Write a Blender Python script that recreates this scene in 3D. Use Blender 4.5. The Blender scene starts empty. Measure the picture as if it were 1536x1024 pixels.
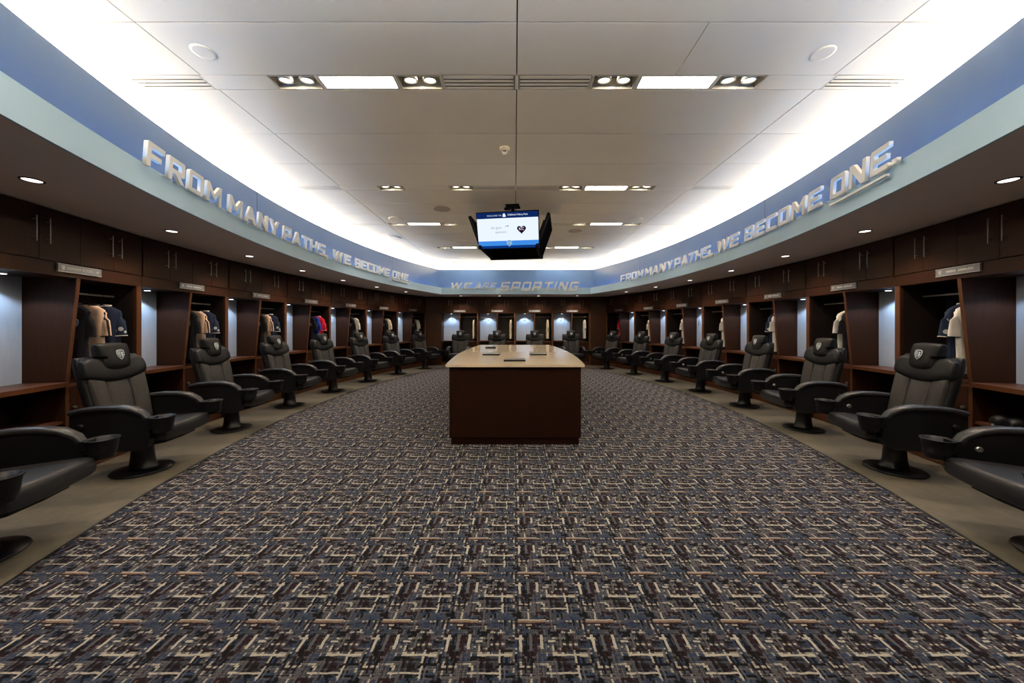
import bpy, math, random
from math import sin, cos, pi, radians as R_
from mathutils import Vector, Matrix
random.seed(7)
SC = bpy.context.scene
COL = SC.collection

# ------------------------------------------------------------------ camera, world, exposure
EYE = 1.3
cam = bpy.data.cameras.new('camera')
cam.sensor_width = 36.0
cam.lens = 523.15 / 1536 * 36
cam.shift_x = (768 - 772.18) / 1536
cam.shift_y = (488.5 - 512) / 1536
cam.clip_start = 0.05
camo = bpy.data.objects.new('camera', cam)
camo.location = (0, 0, EYE)
camo.rotation_euler = (pi / 2, 0, 0)
COL.objects.link(camo)
SC.camera = camo

w = bpy.data.worlds.new('world')
w.use_nodes = True
w.node_tree.nodes['Background'].inputs[0].default_value = (0.5, 0.5, 0.55, 1)
w.node_tree.nodes['Background'].inputs[1].default_value = 0.02
SC.world = w
SC.view_settings.view_transform = 'Standard'
SC.view_settings.look = 'None'
SC.view_settings.gamma = 1
SC.view_settings.use_curve_mapping = False
SC.view_settings.exposure = 1.88
SC.cycles.use_denoising = True
SC.cycles.max_bounces = 7
SC.cycles.diffuse_bounces = 4
SC.cycles.glossy_bounces = 3
SC.cycles.sample_clamp_indirect = 4.0

# light levels
K_COVE = 27.0       # ceiling cove strip (radiance)
K_LIP = 6.0        # blue led strip behind the lip (radiance)
K_PANEL = 8.0      # ceiling panel diffusers
K_CAN = 9.0        # ceiling spot watts
K_DOWN = 17.0       # soffit downlight watts
K_PUCK = 4.4       # locker puck watts
K_SCREEN = 0.28

# room geometry, fitted from the photograph (metres, camera at x=0 y=0)
X0, Z0, W0 = .0357, 5.878, 8.931
TH0, TP = -.2168, .1005
R_LIP, R_BLUE, R_FACE, R_CARP, R_CHAIR = 12.09, 12.42, 13.095, 12.236, 12.633
H_SOF, H_LIP, H_BLUE, H_CEIL = EYE + .9556, EYE + 1.1447, EYE + 1.76, EYE + 1.94
Y_LIP, Y_BLUE, Y_FACE, Y_CARP, Y_CHAIR = 10.5, 10.89, 11.5, 10.64, 11.06
BACK_PITCH = 1.235

def arc(side, R, th):
    """point on the curved side wall: side -1 left, +1 right; th grows away from the camera"""
    return Vector((X0 - side * W0 + side * R * cos(th), Z0 + R * sin(th), 0))

# ------------------------------------------------------------------ materials
def mat(name, col, rough=.5, spec=.5, metal=0., emit=None, estr=0.):
    m = bpy.data.materials.new(name); m.use_nodes = True
    b = m.node_tree.nodes['Principled BSDF']
    b.inputs['Base Color'].default_value = (*col, 1)
    b.inputs['Roughness'].default_value = rough
    b.inputs['Specular IOR Level'].default_value = spec
    b.inputs['Metallic'].default_value = metal
    if emit:
        b.inputs['Emission Color'].default_value = (*emit, 1)
        b.inputs['Emission Strength'].default_value = estr
    return m

def nodes(m): return m.node_tree.nodes, m.node_tree.links, m.node_tree.nodes['Principled BSDF']

def noisy(m, c1, c2, scale=(1, 1, 1), nscale=8, detail=3, bump=0., coord='Object', bdist=.01):
    N, L, b = nodes(m)
    tc = N.new('ShaderNodeTexCoord'); mp = N.new('ShaderNodeMapping')
    mp.inputs['Scale'].default_value = scale
    L.new(tc.outputs[coord], mp.inputs['Vector'])
    nz = N.new('ShaderNodeTexNoise'); nz.inputs['Scale'].default_value = nscale; nz.inputs['Detail'].default_value = detail
    L.new(mp.outputs[0], nz.inputs['Vector'])
    cr = N.new('ShaderNodeValToRGB')
    cr.color_ramp.elements[0].position = .3; cr.color_ramp.elements[1].position = .7
    cr.color_ramp.elements[0].color = (*c1, 1); cr.color_ramp.elements[1].color = (*c2, 1)
    L.new(nz.outputs['Fac'], cr.inputs[0]); L.new(cr.outputs[0], b.inputs['Base Color'])
    if bump:
        bp = N.new('ShaderNodeBump'); bp.inputs['Strength'].default_value = bump; bp.inputs['Distance'].default_value = bdist
        L.new(nz.outputs['Fac'], bp.inputs['Height']); L.new(bp.outputs[0], b.inputs['Normal'])
    return m

M = {}
M['wood'] = noisy(mat('walnut', (.05, .02, .01), .45, .12), (.023, .0082, .0036), (.035, .0122, .0052), (38, 38, 1.6), 3, 4, .03)
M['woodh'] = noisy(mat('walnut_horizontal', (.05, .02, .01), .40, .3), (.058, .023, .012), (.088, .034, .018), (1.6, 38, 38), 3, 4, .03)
M['wood_edge'] = noisy(mat('walnut_edge', (.1, .04, .015), .45, .25), (.066, .024, .009), (.092, .034, .013), (30, 30, 1.6), 3, 3)
M['wood_dark_shaded'] = noisy(mat('shaded_interior', (.012, .007, .005), .55, .3), (.005, .003, .0025), (.009, .005, .004), (20, 20, 2), 3, 3)  # dark wood, lowered to near black: closet shade put into the colour
M['table_wood'] = noisy(mat('table_wood', (.03, .012, .008), .5, .08), (.012, .0040, .0020), (.017, .0056, .0028), (3, 3, 40), 3, 4, .02)
M['laminate'] = noisy(mat('pale_laminate', (.45, .5, .58), .45, .4), (.43, .48, .56), (.48, .53, .61), (6, 6, 1), 4, 2)
M['stone'] = noisy(mat('cream_stone', (.68, .54, .38), .12, .5), (.66, .52, .365), (.70, .56, .40), (1, 1, 1), 26, 5)
M['ceiling'] = noisy(mat('white_ceiling_panel', (.78, .735, .64), .8, .2), (.77, .725, .63), (.79, .745, .65), (1, 1, 1), 3, 2)
M['ceil_dark'] = mat('ceiling_void', (.12, .11, .10), .9, .1)
M['cove_white'] = mat('cove_white', (.85, .84, .8), .8, .2)
M['blue'] = noisy(mat('blue_wall', (.066, .130, .255), .42, .35), (.067, .127, .247), (.074, .138, .265), (1, 1, 1), 2, 2)
M['teal'] = noisy(mat('pale_teal_lip', (.45, .62, .74), .55, .3), (.44, .61, .73), (.46, .63, .75), (1, 1, 1), 3, 2)
M['soffit'] = noisy(mat('taupe_soffit', (.74, .65, .62), .7, .2), (.73, .64, .61), (.75, .66, .63), (1, 1, 1), 3, 2)
M['rubber'] = noisy(mat('olive_border', (.2, .17, .13), .42, .45), (.125, .108, .078), (.165, .142, .105), (1, 1, 1), 14, 5, .03)
M['trim_dark'] = mat('dark_edge_trim', (.008, .008, .008), .5, .4)
M['leather'] = noisy(mat('black_leather', (.014, .014, .016), .48, .24), (.0036, .0038, .0046), (.0058, .006, .007), (1, 1, 1), 60, 3, .12, bdist=.002)
M['leather2'] = noisy(mat('charcoal_leather', (.04, .038, .036), .52, .24), (.026, .0235, .0225), (.036, .033, .0315), (1, 1, 1), 60, 3, .12, bdist=.002)
M['seatl'] = noisy(mat('seat_leather', (.022, .022, .025), .36, .4), (.013, .013, .0145), (.019, .0185, .020), (1, 1, 1), 60, 3, .12, bdist=.002)
M['plastic'] = mat('black_plastic', (.005, .005, .006), .42, .25)
M['blackmetal'] = mat('black_metal', (.005, .005, .006), .35, .35)
M['silver'] = mat('brushed_silver', (.55, .54, .52), .34, .5, .9)
M['pad_top'] = mat('pad_top', (.05, .045, .04), .3, .5)
M['handle'] = mat('brushed_handle', (.36, .32, .28), .4, .5, .8)
M['emblem'] = mat('silver_thread', (.50, .52, .53), .55, .4)
M['emblem_dark'] = mat('emblem_dark', (.02, .03, .05), .6, .3)
M['emblem_pale'] = mat('emblem_pale', (.52, .60, .64), .55, .4)
M['plate'] = mat('nameplate_grey', (.17, .18, .20), .35, .5, .3)
M['plate_edge'] = mat('nameplate_rim', (.42, .38, .35), .35, .5, .5)
M['plate_text'] = mat('nameplate_text', (.55, .54, .52), .5, .4)
M['number'] = mat('number_ink', (.03, .04, .07), .6, .3)
M['letter_face'] = noisy(mat('letter_face', (.87, .85, .80), .34, .5, .0), (.86, .84, .79), (.88, .86, .81), (1, 1, 1), 6, 2)
M['letter_back'] = mat('letter_back_face', (.25, .33, .42), .35, .5)
M['fix_white'] = mat('fixture_white', (.62, .60, .55), .5, .4)
M['fix_grey'] = mat('fixture_grey', (.48, .44, .36), .5, .4)
M['slot'] = mat('diffuser_slot', (.015, .015, .014), .8, .1)
M['tvblack'] = mat('television_black', (.004, .004, .005), .7, .05)
M['dark_glass'] = mat('screen_off', (.003, .003, .004), 1.0, .0)
M['speaker'] = mat('speaker_grille', (.42, .37, .31), .8, .2)

def glow(name, col, s):
    m = mat(name, (0, 0, 0), .5, 0, 0, col, s); return m
M['e_cove'] = glow('cove_led', (1, .82, .56), K_COVE)
M['e_fill_front'] = glow('fill_led_front', (1, .83, .56), K_COVE * 2.6)  # boosted fill for the added strip above the camera
M['e_lip'] = glow('lip_led', (.10, .42, 1.0), K_LIP)
M['e_lip_back'] = glow('lip_led_bright', (.10, .42, 1.0), K_LIP * 0.6)
M['e_panel'] = glow('panel_diffuser', (1, .95, .85), K_PANEL)
M['e_can'] = glow('can_lamp', (1, .92, .74), 4)
M['e_down'] = glow('downlight_lamp', (1, .84, .80), 1.4)
M['e_puck'] = glow('puck_lamp', (.72, .85, 1), 2.0)
for k, c in dict(navy=(.004, .020, .11), white=(.82, .90, 1.0), sky=(.05, .26, .78), royal=(.003, .035, .20), text=(.80, .88, 1.0),
                 grey=(.28, .33, .40), heart=(.02, .003, .025), badge=(.42, .62, .85), badge2=(.06, .2, .45)).items():
    M['s_' + k] = glow('screen_' + k, c, K_SCREEN)

# carpet: a 0.3 m repeat of woven dashes in cream, slate blue, brown and black
def carpet_material():
    m = mat('patterned_carpet', (.1, .1, .1), .95, .08)
    N, L, b = nodes(m)
    tc = N.new('ShaderNodeTexCoord'); sep = N.new('ShaderNodeSeparateXYZ'); L.new(tc.outputs['Object'], sep.inputs[0])
    def V(v):
        return v
    def math_(op, a, c=None, d=None):
        n = N.new('ShaderNodeMath'); n.operation = op
        for i, q in enumerate((a, c, d)):
            if q is None: continue
            if isinstance(q, (int, float)): n.inputs[i].default_value = q
            else: L.new(q, n.inputs[i])
        return n.outputs[0]
    # slight wobble so that the threads are not ruler straight
    nz = N.new('ShaderNodeTexNoise'); nz.inputs['Scale'].default_value = 34; nz.inputs['Detail'].default_value = 2
    L.new(tc.outputs['Object'], nz.inputs['Vector'])
    ns = N.new('ShaderNodeSeparateColor'); L.new(nz.outputs['Color'], ns.inputs[0])
    P = .298
    x = math_('ADD', sep.outputs[0], math_('MULTIPLY', math_('SUBTRACT', ns.outputs[0], .5), .010))
    y = math_('ADD', sep.outputs[1], math_('MULTIPLY', math_('SUBTRACT', ns.outputs[1], .5), .010))
    u = math_('FLOORED_MODULO', x, P); v = math_('FLOORED_MODULO', y, P)
    def white(a, c, seed):
        cb = N.new('ShaderNodeCombineXYZ'); L.new(a, cb.inputs[0]); L.new(c, cb.inputs[1]); cb.inputs[2].default_value = seed
        wn = N.new('ShaderNodeTexWhiteNoise'); wn.noise_dimensions = '3D'; L.new(cb.outputs[0], wn.inputs['Vector'])
        return wn.outputs['Value']
    def cell(a, s, off=0.):
        return math_('FLOOR', math_('DIVIDE', math_('ADD', a, off), s))
    def ramp(f, stops):
        c = N.new('ShaderNodeValToRGB'); c.color_ramp.interpolation = 'CONSTANT'
        e = c.color_ramp.elements
        while len(e) < len(stops): e.new(.5)
        for i, (p, q) in enumerate(stops): e[i].position = p; e[i].color = (*q, 1)
        L.new(f, c.inputs[0]); return c.outputs[0]
    def mix(f, a, c):
        n = N.new('ShaderNodeMix'); n.data_type = 'RGBA'
        if isinstance(f, (int, float)): n.inputs[0].default_value = f
        else: L.new(f, n.inputs[0])
        for i, q in ((6, a), (7, c)):
            if isinstance(q, tuple): n.inputs[i].default_value = (*q, 1)
            else: L.new(q, n.inputs[i])
        return n.outputs[2]
    dk, br, bl, tp, cr, og, gy = (.007, .0065, .008), (.023, .0105, .012), (.028, .044, .080), (.090, .082, .088), (.36, .325, .265), (.18, .115, .075), (.050, .054, .068)
    # horizontal threads
    hrow = cell(v, P / 32)
    hseg = cell(math_('ADD', u, math_('MULTIPLY', white(hrow, hrow, 1.), P)), P / 5)
    hc = ramp(white(hseg, hrow, 2.), [(0, dk), (.22, gy), (.40, bl), (.56, tp), (.72, br), (.84, cr), (.93, tp)])
    vcol = cell(u, P / 32)
    vseg = cell(math_('ADD', v, math_('MULTIPLY', white(vcol, vcol, 3.), P)), P / 5)
    vc = ramp(white(vcol, vseg, 4.), [(0, dk), (.24, br), (.40, gy), (.56, bl), (.70, tp), (.88, cr), (.95, gy)])
    blk = white(cell(u, P / 6), cell(v, P / 6), 5.)
    base = mix(math_('GREATER_THAN', blk, .52), hc, vc)
    # over/under weave
    over = math_('GREATER_THAN', white(vcol, hrow, 6.), .62)
    base = mix(math_('MULTIPLY', over, .75), base, mix(math_('GREATER_THAN', blk, .52), vc, hc))
    # dark gaps between the yarns
    fu = math_('FRACT', math_('DIVIDE', u, P / 32)); fv = math_('FRACT', math_('DIVIDE', v, P / 32))
    gap = math_('MAXIMUM', math_('LESS_THAN', fu, .2), math_('LESS_THAN', fv, .2))
    base = mix(math_('MULTIPLY', gap, .6), base, dk)
    def box(x0, x1, y0, y1, c, k=.92):
        nonlocal base
        a = math_('MULTIPLY', math_('GREATER_THAN', u, x0 * P), math_('LESS_THAN', u, x1 * P))
        d = math_('MULTIPLY', math_('GREATER_THAN', v, y0 * P), math_('LESS_THAN', v, y1 * P))
        base = mix(math_('MULTIPLY', math_('MULTIPLY', a, d), k), base, c)
    box(.04, .46, .12, .155, og); box(.05, .46, .155, .175, cr); box(.04, .44, .09, .12, br)
    box(.52, .97, .60, .630, cr); box(.86, .98, .585, .655, cr, .55); box(.40, .80, .36, .385, cr); box(.80, .825, .28, .47, cr); box(.86, .88, .28, .46, tp); box(.52, .55, .0, .52, tp, .6)
    box(.60, .75, .04, .20, bl, .5); box(.78, .96, .16, .30, bl, .5); box(.30, .42, .50, .64, bl, .5); box(.97, 1., .56, .68, tp)
    box(.06, .10, .66, .92, cr); box(.14, .17, .66, .88, dk); box(.20, .24, .68, .92, tp); box(.27, .31, .66, .90, br); box(.35, .39, .70, .92, cr)
    box(.62, .65, .72, .94, tp); box(.70, .74, .70, .94, dk); box(.78, .82, .72, .94, br); box(.46, .56, .80, .83, cr); box(.08, .30, .30, .33, tp)
    box(.12, .15, .36, .56, dk); box(.20, .23, .36, .58, dk); box(.55, .58, .42, .58, dk)
    # yarn mottling
    n2 = N.new('ShaderNodeTexNoise'); n2.inputs['Scale'].default_value = 260; n2.inputs['Detail'].default_value = 2
    L.new(tc.outputs['Object'], n2.inputs['Vector'])
    hs = N.new('ShaderNodeHueSaturation'); L.new(base, hs.inputs['Color'])
    L.new(math_('ADD', math_('MULTIPLY', n2.outputs['Fac'], 1.25), .42), hs.inputs['Value'])
    L.new(hs.outputs[0], b.inputs['Base Color'])
    bp = N.new('ShaderNodeBump'); bp.inputs['Strength'].default_value = .35; bp.inputs['Distance'].default_value = .004
    L.new(math_('ADD', n2.outputs['Fac'], math_('MULTIPLY', gap, -.6)), bp.inputs['Height']); L.new(bp.outputs[0], b.inputs['Normal'])
    return m
M['carpet'] = carpet_material()

# ------------------------------------------------------------------ mesh helpers
class MB:
    """collects shapes and links them as one mesh object"""
    def __init__(s): s.v = []; s.f = []; s.m = []; s.sm = []
    def add(s, vs, fs, mi=0, smooth=False, T=None):
        o = len(s.v)
        s.v += [tuple(T @ Vector(p)) if T else tuple(p) for p in vs]
        s.f += [tuple(o + i for i in f) for f in fs]
        s.m += [mi] * len(fs); s.sm += [smooth] * len(fs)
        return s
    def box(s, x0, x1, y0, y1, z0, z1, mi=0, T=None):
        x0, x1 = min(x0, x1), max(x0, x1)
        v = [(x, y, z) for z in (z0, z1) for y in (y0, y1) for x in (x0, x1)]
        return s.add(v, [(0, 2, 3, 1), (4, 5, 7, 6), (0, 1, 5, 4), (2, 6, 7, 3), (0, 4, 6, 2), (1, 3, 7, 5)], mi, False, T)
    def prism(s, pts, axis, a0, a1, mi=0, T=None, smooth=False):
        """outline pts in the two other axes, extruded along axis"""
        n = len(pts)
        def P(p, a): return {'x': (a, p[0], p[1]), 'y': (p[0], a, p[1]), 'z': (p[0], p[1], a)}[axis]
        v = [P(p, a0) for p in pts] + [P(p, a1) for p in pts]
        s.add(v, [tuple(range(n)), tuple(range(2 * n - 1, n - 1, -1))], mi, False, T)
        s.add(v, [(i, i + n, (i + 1) % n + n, (i + 1) % n) for i in range(n)], mi, smooth, T)
        return s
    def lathe(s, prof, n=24, mi=0, T=None, smooth=True, cap=True):
        v = []; f = []
        for r, z in prof:
            for i in range(n): a = 2 * pi * i / n; v.append((r * cos(a), r * sin(a), z))
        for j in range(len(prof) - 1):
            for i in range(n):
                k = (i + 1) % n; f.append((j * n + i, j * n + k, (j + 1) * n + k, (j + 1) * n + i))
        s.add(v, f, mi, smooth, T)
        if cap:
            s.add(v[:n], [tuple(range(n - 1, -1, -1))], mi, False, T); s.add(v[-n:], [tuple(range(n))], mi, False, T)
        return s
    def tube(s, pts, r, n=8, mi=0, T=None, flat=1.):
        pts = [Vector(p) for p in pts]; v = []; f = []
        for j, p in enumerate(pts):
            d = (pts[min(j + 1, len(pts) - 1)] - pts[max(j - 1, 0)]).normalized()
            up = Vector((0, 0, 1)) if abs(d.z) < .9 else Vector((0, 1, 0))
            a = d.cross(up).normalized(); c = a.cross(d)
            rr = r[j] if isinstance(r, (list, tuple)) else r
            for i in range(n): t = 2 * pi * i / n; v.append(p + a * rr * cos(t) + c * rr * flat * sin(t))
        for j in range(len(pts) - 1):
            for i in range(n):
                k = (i + 1) % n; f.append((j * n + i, j * n + k, (j + 1) * n + k, (j + 1) * n + i))
        s.add(v, f, mi, True, T)
        s.add(v[:n], [tuple(range(n - 1, -1, -1))], mi, False, T); s.add(v[-n:], [tuple(range(n))], mi, False, T)
        return s
    def cushion(s, fn, nu=14, nv=14, mi=0):
        """closed pillow; fn(u, v, side) with u, v in -1..1 gives the point; side +1 front, -1 back"""
        us = [sin(pi / 2 * (-1 + 2 * i / nu)) for i in range(nu + 1)]
        vs = [sin(pi / 2 * (-1 + 2 * j / nv)) for j in range(nv + 1)]
        v = []; f = []; idx = {}
        for sd in (1, -1):
            for j, b in enumerate(vs):
                for i, a in enumerate(us):
                    if sd == -1 and (i in (0, nu) or j in (0, nv)): idx[sd, i, j] = idx[1, i, j]; continue
                    idx[sd, i, j] = len(v); v.append(fn(a, b, sd))
        for sd in (1, -1):
            for j in range(nv):
                for i in range(nu):
                    q = (idx[sd, i, j], idx[sd, i + 1, j], idx[sd, i + 1, j + 1], idx[sd, i, j + 1])
                    f.append(q if sd == -1 else q[::-1])
        return s.add(v, f, mi, True)
    def build(s, name, mats, parent=None, bevel=0., loc=None):
        me = bpy.data.meshes.new(name); me.from_pydata(s.v, [], s.f)
        if not isinstance(mats, (list, tuple)): mats = [mats]
        for q in mats: me.materials.append(q)
        me.polygons.foreach_set('material_index', s.m)
        me.polygons.foreach_set('use_smooth', s.sm)
        me.update()
        o = bpy.data.objects.new(name, me); COL.objects.link(o)
        if parent: o.parent = parent
        if loc: o.location = loc
        if bevel:
            b = o.modifiers.new('bevel', 'BEVEL'); b.width = bevel; b.segments = 3; b.limit_method = 'ANGLE'
        return o

def empty(name, loc=(0, 0, 0), rz=0.):
    o = bpy.data.objects.new(name, None); COL.objects.link(o)
    o.location = loc; o.rotation_euler = (0, 0, rz); o.empty_display_size = .1
    return o
def tag(o, label, cat, group=None, kind=None):
    o['label'] = label; o['category'] = cat
    if group: o['group'] = group
    if kind: o['kind'] = kind
    return o
def struct(o): o['kind'] = 'structure'; return o
def copy_tree(o, parent=None):
    c = o.copy(); COL.objects.link(c); c.parent = parent
    for ch in list(o.children): copy_tree(ch, c)
    return c
def text_mesh(name, s, size, material, parent, T, spacing=1., extrude=.0006, align='CENTER'):
    cu = bpy.data.curves.new(name, 'FONT'); cu.body = s; cu.size = size; cu.align_x = align; cu.align_y = 'CENTER'
    cu.extrude = extrude; cu.space_character = spacing; cu.resolution_u = 2
    t = bpy.data.objects.new('tmp', cu); COL.objects.link(t)
    bpy.context.view_layer.update()
    me = bpy.data.meshes.new_from_object(t.evaluated_get(bpy.context.evaluated_depsgraph_get()))
    bpy.data.objects.remove(t); bpy.data.curves.remove(cu)
    me.materials.clear(); me.materials.append(material); me.transform(T)
    o = bpy.data.objects.new(name, me); COL.objects.link(o); o.parent = parent
    return o
def XZ(x, y, z, sx=1):   # text plane facing -y (sx=+1)
    return Matrix.Translation((x, y, z)) @ Matrix.Rotation(pi / 2, 4, 'X')

def sweep(profile, Rfun, th0, th1, n, side, mats, name, mi=None, smooth=False):
    """sweep a closed profile [(dR, z)] along the side arc"""
    mb = MB(); v = []; k = len(profile)
    for i in range(n + 1):
        th = th0 + (th1 - th0) * i / n
        for r, z in profile:
            p = arc(side, r, th); v.append((p.x, p.y, z))
    f = []
    for i in range(n):
        for j in range(k):
            q = (i * k + j, i * k + (j + 1) % k, (i + 1) * k + (j + 1) % k, (i + 1) * k + j)
            f.append(q if side > 0 else q[::-1])
    mb.add(v, f, 0, smooth)
    mb.add(v[:k], [tuple(range(k))]); mb.add(v[-k:], [tuple(range(k))])
    return mb
TH_A = -.62
YR_LIP, YR_BLUE = .95, .62

def th_at_y(R, y): return math.asin((y - Z0) / R)
TL0, TB0 = th_at_y(R_LIP, YR_LIP), th_at_y(R_BLUE, YR_BLUE)

# ------------------------------------------------------------------ the room shell
Y_REAR = -1.6
def build_shell():
    # floor: olive border everywhere, carpet inset
    mb = MB(); mb.box(-6.2, 6.3, Y_REAR - .3, 12.6, -.10, -.006)
    struct(mb.build('floor', M['rubber']))
    te = th_at_y(R_CARP, Y_CARP)
    pts = []
    n = 60
    for i in range(n + 1):
        p = arc(1, R_CARP, TH_A + .02 + (te - TH_A - .02) * i / n); pts.append((p.x, p.y))
    for i in range(n + 1):
        p = arc(-1, R_CARP, te + (TH_A + .02 - te) * i / n); pts.append((p.x, p.y))
    mb = MB(); mb.prism(pts, 'z', -.006, .003)
    struct(mb.build('floor_carpet', M['carpet']))
    # thin dark trim round the carpet
    mb = MB()
    for sd in (-1, 1):
        s2 = sweep([(R_CARP, -.005), (R_CARP + .014, -.005), (R_CARP + .014, .004), (R_CARP, .004)], None, TH_A + .02, te, 60, sd, None, '')
        mb.add(s2.v, s2.f)
    a = arc(-1, R_CARP, te); b = arc(1, R_CARP, te)
    mb.box(a.x, b.x, Y_CARP, Y_CARP + .014, -.005, .004)
    struct(mb.build('trim_1', M['trim_dark']))
    # outer walls behind the lockers
    for sd, nm in ((-1, 'wall_left'), (1, 'wall_right')):
        te = th_at_y(13.62, 12.02)
        s2 = sweep([(13.60, -.1), (13.66, -.1), (13.66, H_CEIL + .1), (13.60, H_CEIL + .1)], None, TH_A, te, 40, sd, None, nm)
        struct(s2.build(nm, M['wood_dark_shaded']))
    mb = MB(); mb.box(-4.2, 4.3, 12.0, 12.08, -.1, H_CEIL + .1); struct(mb.build('wall_back', M['wood_dark_shaded']))
    mb = MB(); mb.box(-5.0, 5.1, Y_REAR - .1, Y_REAR, -.1, H_CEIL + .1)
    struct(mb.build('wall_front', M['soffit']))
    # soffit underside + lip + ledge (one per side)
    for sd, nm in ((-1, 'left'), (1, 'right')):
        te = th_at_y(R_LIP, Y_LIP)
        s2 = sweep([(R_LIP, H_SOF), (13.62, H_SOF), (13.62, H_SOF + .03), (R_LIP, H_SOF + .03)], None, TH_A, th_at_y(13.2, 11.9), 70, sd, None, '')
        # the soffit end is cut along the corner mitre by the back soffit overlapping it
        struct(s2.build('trim_soffit_' + nm, M['soffit']))
        s3 = sweep([(R_LIP - .018, H_SOF - .004), (R_LIP, H_SOF - .004), (R_LIP, H_LIP), (R_LIP - .018, H_LIP)], None, TL0, te, 90, sd, None, '')
        struct(s3.build('trim_lip_' + nm, M['teal']))
        s4 = sweep([(R_BLUE, H_SOF + .02), (R_BLUE + .05, H_SOF + .02), (R_BLUE + .05, H_BLUE), (R_BLUE, H_BLUE)], None, TB0, th_at_y(R_BLUE, Y_BLUE), 90, sd, None, '')
        struct(s4.build('wall_band_' + nm, M['blue']))
        # thin vertical reveals in the blue panels
        for t in (-.1045 if sd < 0 else -.082, .24):
            p = arc(sd, R_BLUE - .0012, t)
            mb = MB(); mb.box(-.004, .004, 0, .004, H_SOF + .1, H_BLUE - .002)
            o = mb.build('trim_reveal', M['trim_dark']); o.location = p; o.rotation_euler = (0, 0, -t + pi / 2 if sd < 0 else t - pi / 2)
            struct(o)
        # white cove wall behind and above the blue band
        s5 = sweep([(13.05, H_BLUE - .25), (13.10, H_BLUE - .25), (13.10, H_CEIL), (13.05, H_CEIL)], None, TH_A, th_at_y(13.05, 11.5), 60, sd, None, '')
        struct(s5.build('trim_cove_' + nm, M['cove_white']))
        # cove shelf
        s6 = sweep([(R_BLUE + .05, H_BLUE - .26), (13.06, H_BLUE - .26), (13.06, H_BLUE - .24), (R_BLUE + .05, H_BLUE - .24)], None, TH_A, th_at_y(12.9, 11.3), 60, sd, None, '')
        struct(s6.build('trim_cove_shelf_' + nm, M['cove_white']))
        # LED strips
        s7 = sweep([(R_BLUE + .34, H_BLUE - .05), (R_BLUE + .40, H_BLUE - .05), (R_BLUE + .40, H_BLUE - .005), (R_BLUE + .34, H_BLUE - .005)], None, TB0, th_at_y(R_BLUE, Y_BLUE), 40, sd, None, '')
        tag(s7.build('cove_light_strip', M['e_cove']), 'warm white light strip hidden in the %s ceiling cove' % nm, 'light strip')
        s8 = sweep([(R_LIP + .21, H_SOF + .06), (R_LIP + .24, H_SOF + .06), (R_LIP + .24, H_SOF + .08), (R_LIP + .21, H_SOF + .08)], None, TL0, th_at_y(R_LIP, Y_LIP), 40, sd, None, '')
        tag(s8.build('ledge_light_strip', M['e_lip']), 'blue light strip hidden behind the %s teal lip' % nm, 'light strip')
    # back wall pieces
    a = arc(-1, R_LIP, th_at_y(R_LIP, Y_LIP)).x; b = arc(1, R_LIP, th_at_y(R_LIP, Y_LIP)).x
    struct(MB().box(a - .9, b + .9, Y_LIP + .002, 12.0, H_SOF - .001, H_SOF + .031).build('trim_soffit_back', M['soffit']))
    struct(MB().box(a - .01, b + .01, Y_LIP - .018, Y_LIP, H_SOF - .004, H_LIP).build('trim_lip_back', M['teal']))
    a2 = arc(-1, R_BLUE, th_at_y(R_BLUE, Y_BLUE)).x; b2 = arc(1, R_BLUE, th_at_y(R_BLUE, Y_BLUE)).x
    struct(MB().box(a2 - .02, b2 + .02, Y_BLUE, Y_BLUE + .05, H_SOF + .02, H_BLUE).build('wall_band_back', M['blue']))
    struct(MB().box(a2 - .9, b2 + .9, Y_BLUE + .62, Y_BLUE + .67, H_BLUE - .25, H_CEIL).build('trim_cove_back', M['cove_white']))
    struct(MB().box(a2 - .3, b2 + .3, Y_BLUE + .05, Y_BLUE + .62, H_BLUE - .261, H_BLUE - .241).build('trim_cove_shelf_back', M['cove_white']))
    tag(MB().box(a2 + .05, b2 - .05, Y_BLUE + .34, Y_BLUE + .40, H_BLUE - .05, H_BLUE - .005).build('cove_light_strip', M['e_cove']), 'warm white light strip hidden in the back ceiling cove', 'light strip')
    tag(MB().box(a + .05, b - .05, Y_LIP + .24, Y_LIP + .27, H_SOF + .06, H_SOF + .08).build('ledge_light_strip', M['e_lip_back']), 'blue light strip hidden behind the back teal lip', 'light strip')
build_shell()
def build_rear():
    a, b = arc(-1, R_LIP, TL0).x, arc(1, R_LIP, TL0).x
    a2, b2 = arc(-1, R_BLUE, TB0).x, arc(1, R_BLUE, TB0).x
    struct(MB().box(-3.6, 3.7, -1.6, YR_LIP, H_SOF - .001, H_SOF + .031).build('trim_soffit_front', M['soffit']))
    struct(MB().box(a, b, YR_LIP, YR_LIP + .018, H_SOF - .004, H_LIP).build('trim_lip_front', M['teal']))
    struct(MB().box(a2, b2, YR_BLUE - .05, YR_BLUE, H_SOF + .032, H_BLUE).build('wall_band_front', M['blue']))
    struct(MB().box(-2.9, 3.0, YR_BLUE - .68, YR_BLUE - .63, H_BLUE - .25, H_CEIL).build('trim_cove_front', M['cove_white']))
    struct(MB().box(-2.8, 2.9, YR_BLUE - .63, YR_BLUE - .05, H_BLUE - .262, H_BLUE - .242).build('trim_cove_shelf_front', M['cove_white']))
    tag(MB().box(a2 + .05, b2 - .05, YR_BLUE - .40, YR_BLUE - .34, H_BLUE - .05, H_BLUE - .005).build('cove_light_strip', M['e_fill_front']), 'unseen warm white light strip added above the camera to brighten the near ceiling', 'light strip')  # added out of view to brighten the ceiling nearest the camera
    tag(MB().box(a + .05, b - .05, YR_LIP - .26, YR_LIP - .23, H_SOF + .06, H_SOF + .08).build('ledge_light_strip', M['e_lip']), 'blue light strip hidden behind the teal lip above the camera', 'light strip')
build_rear()

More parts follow.
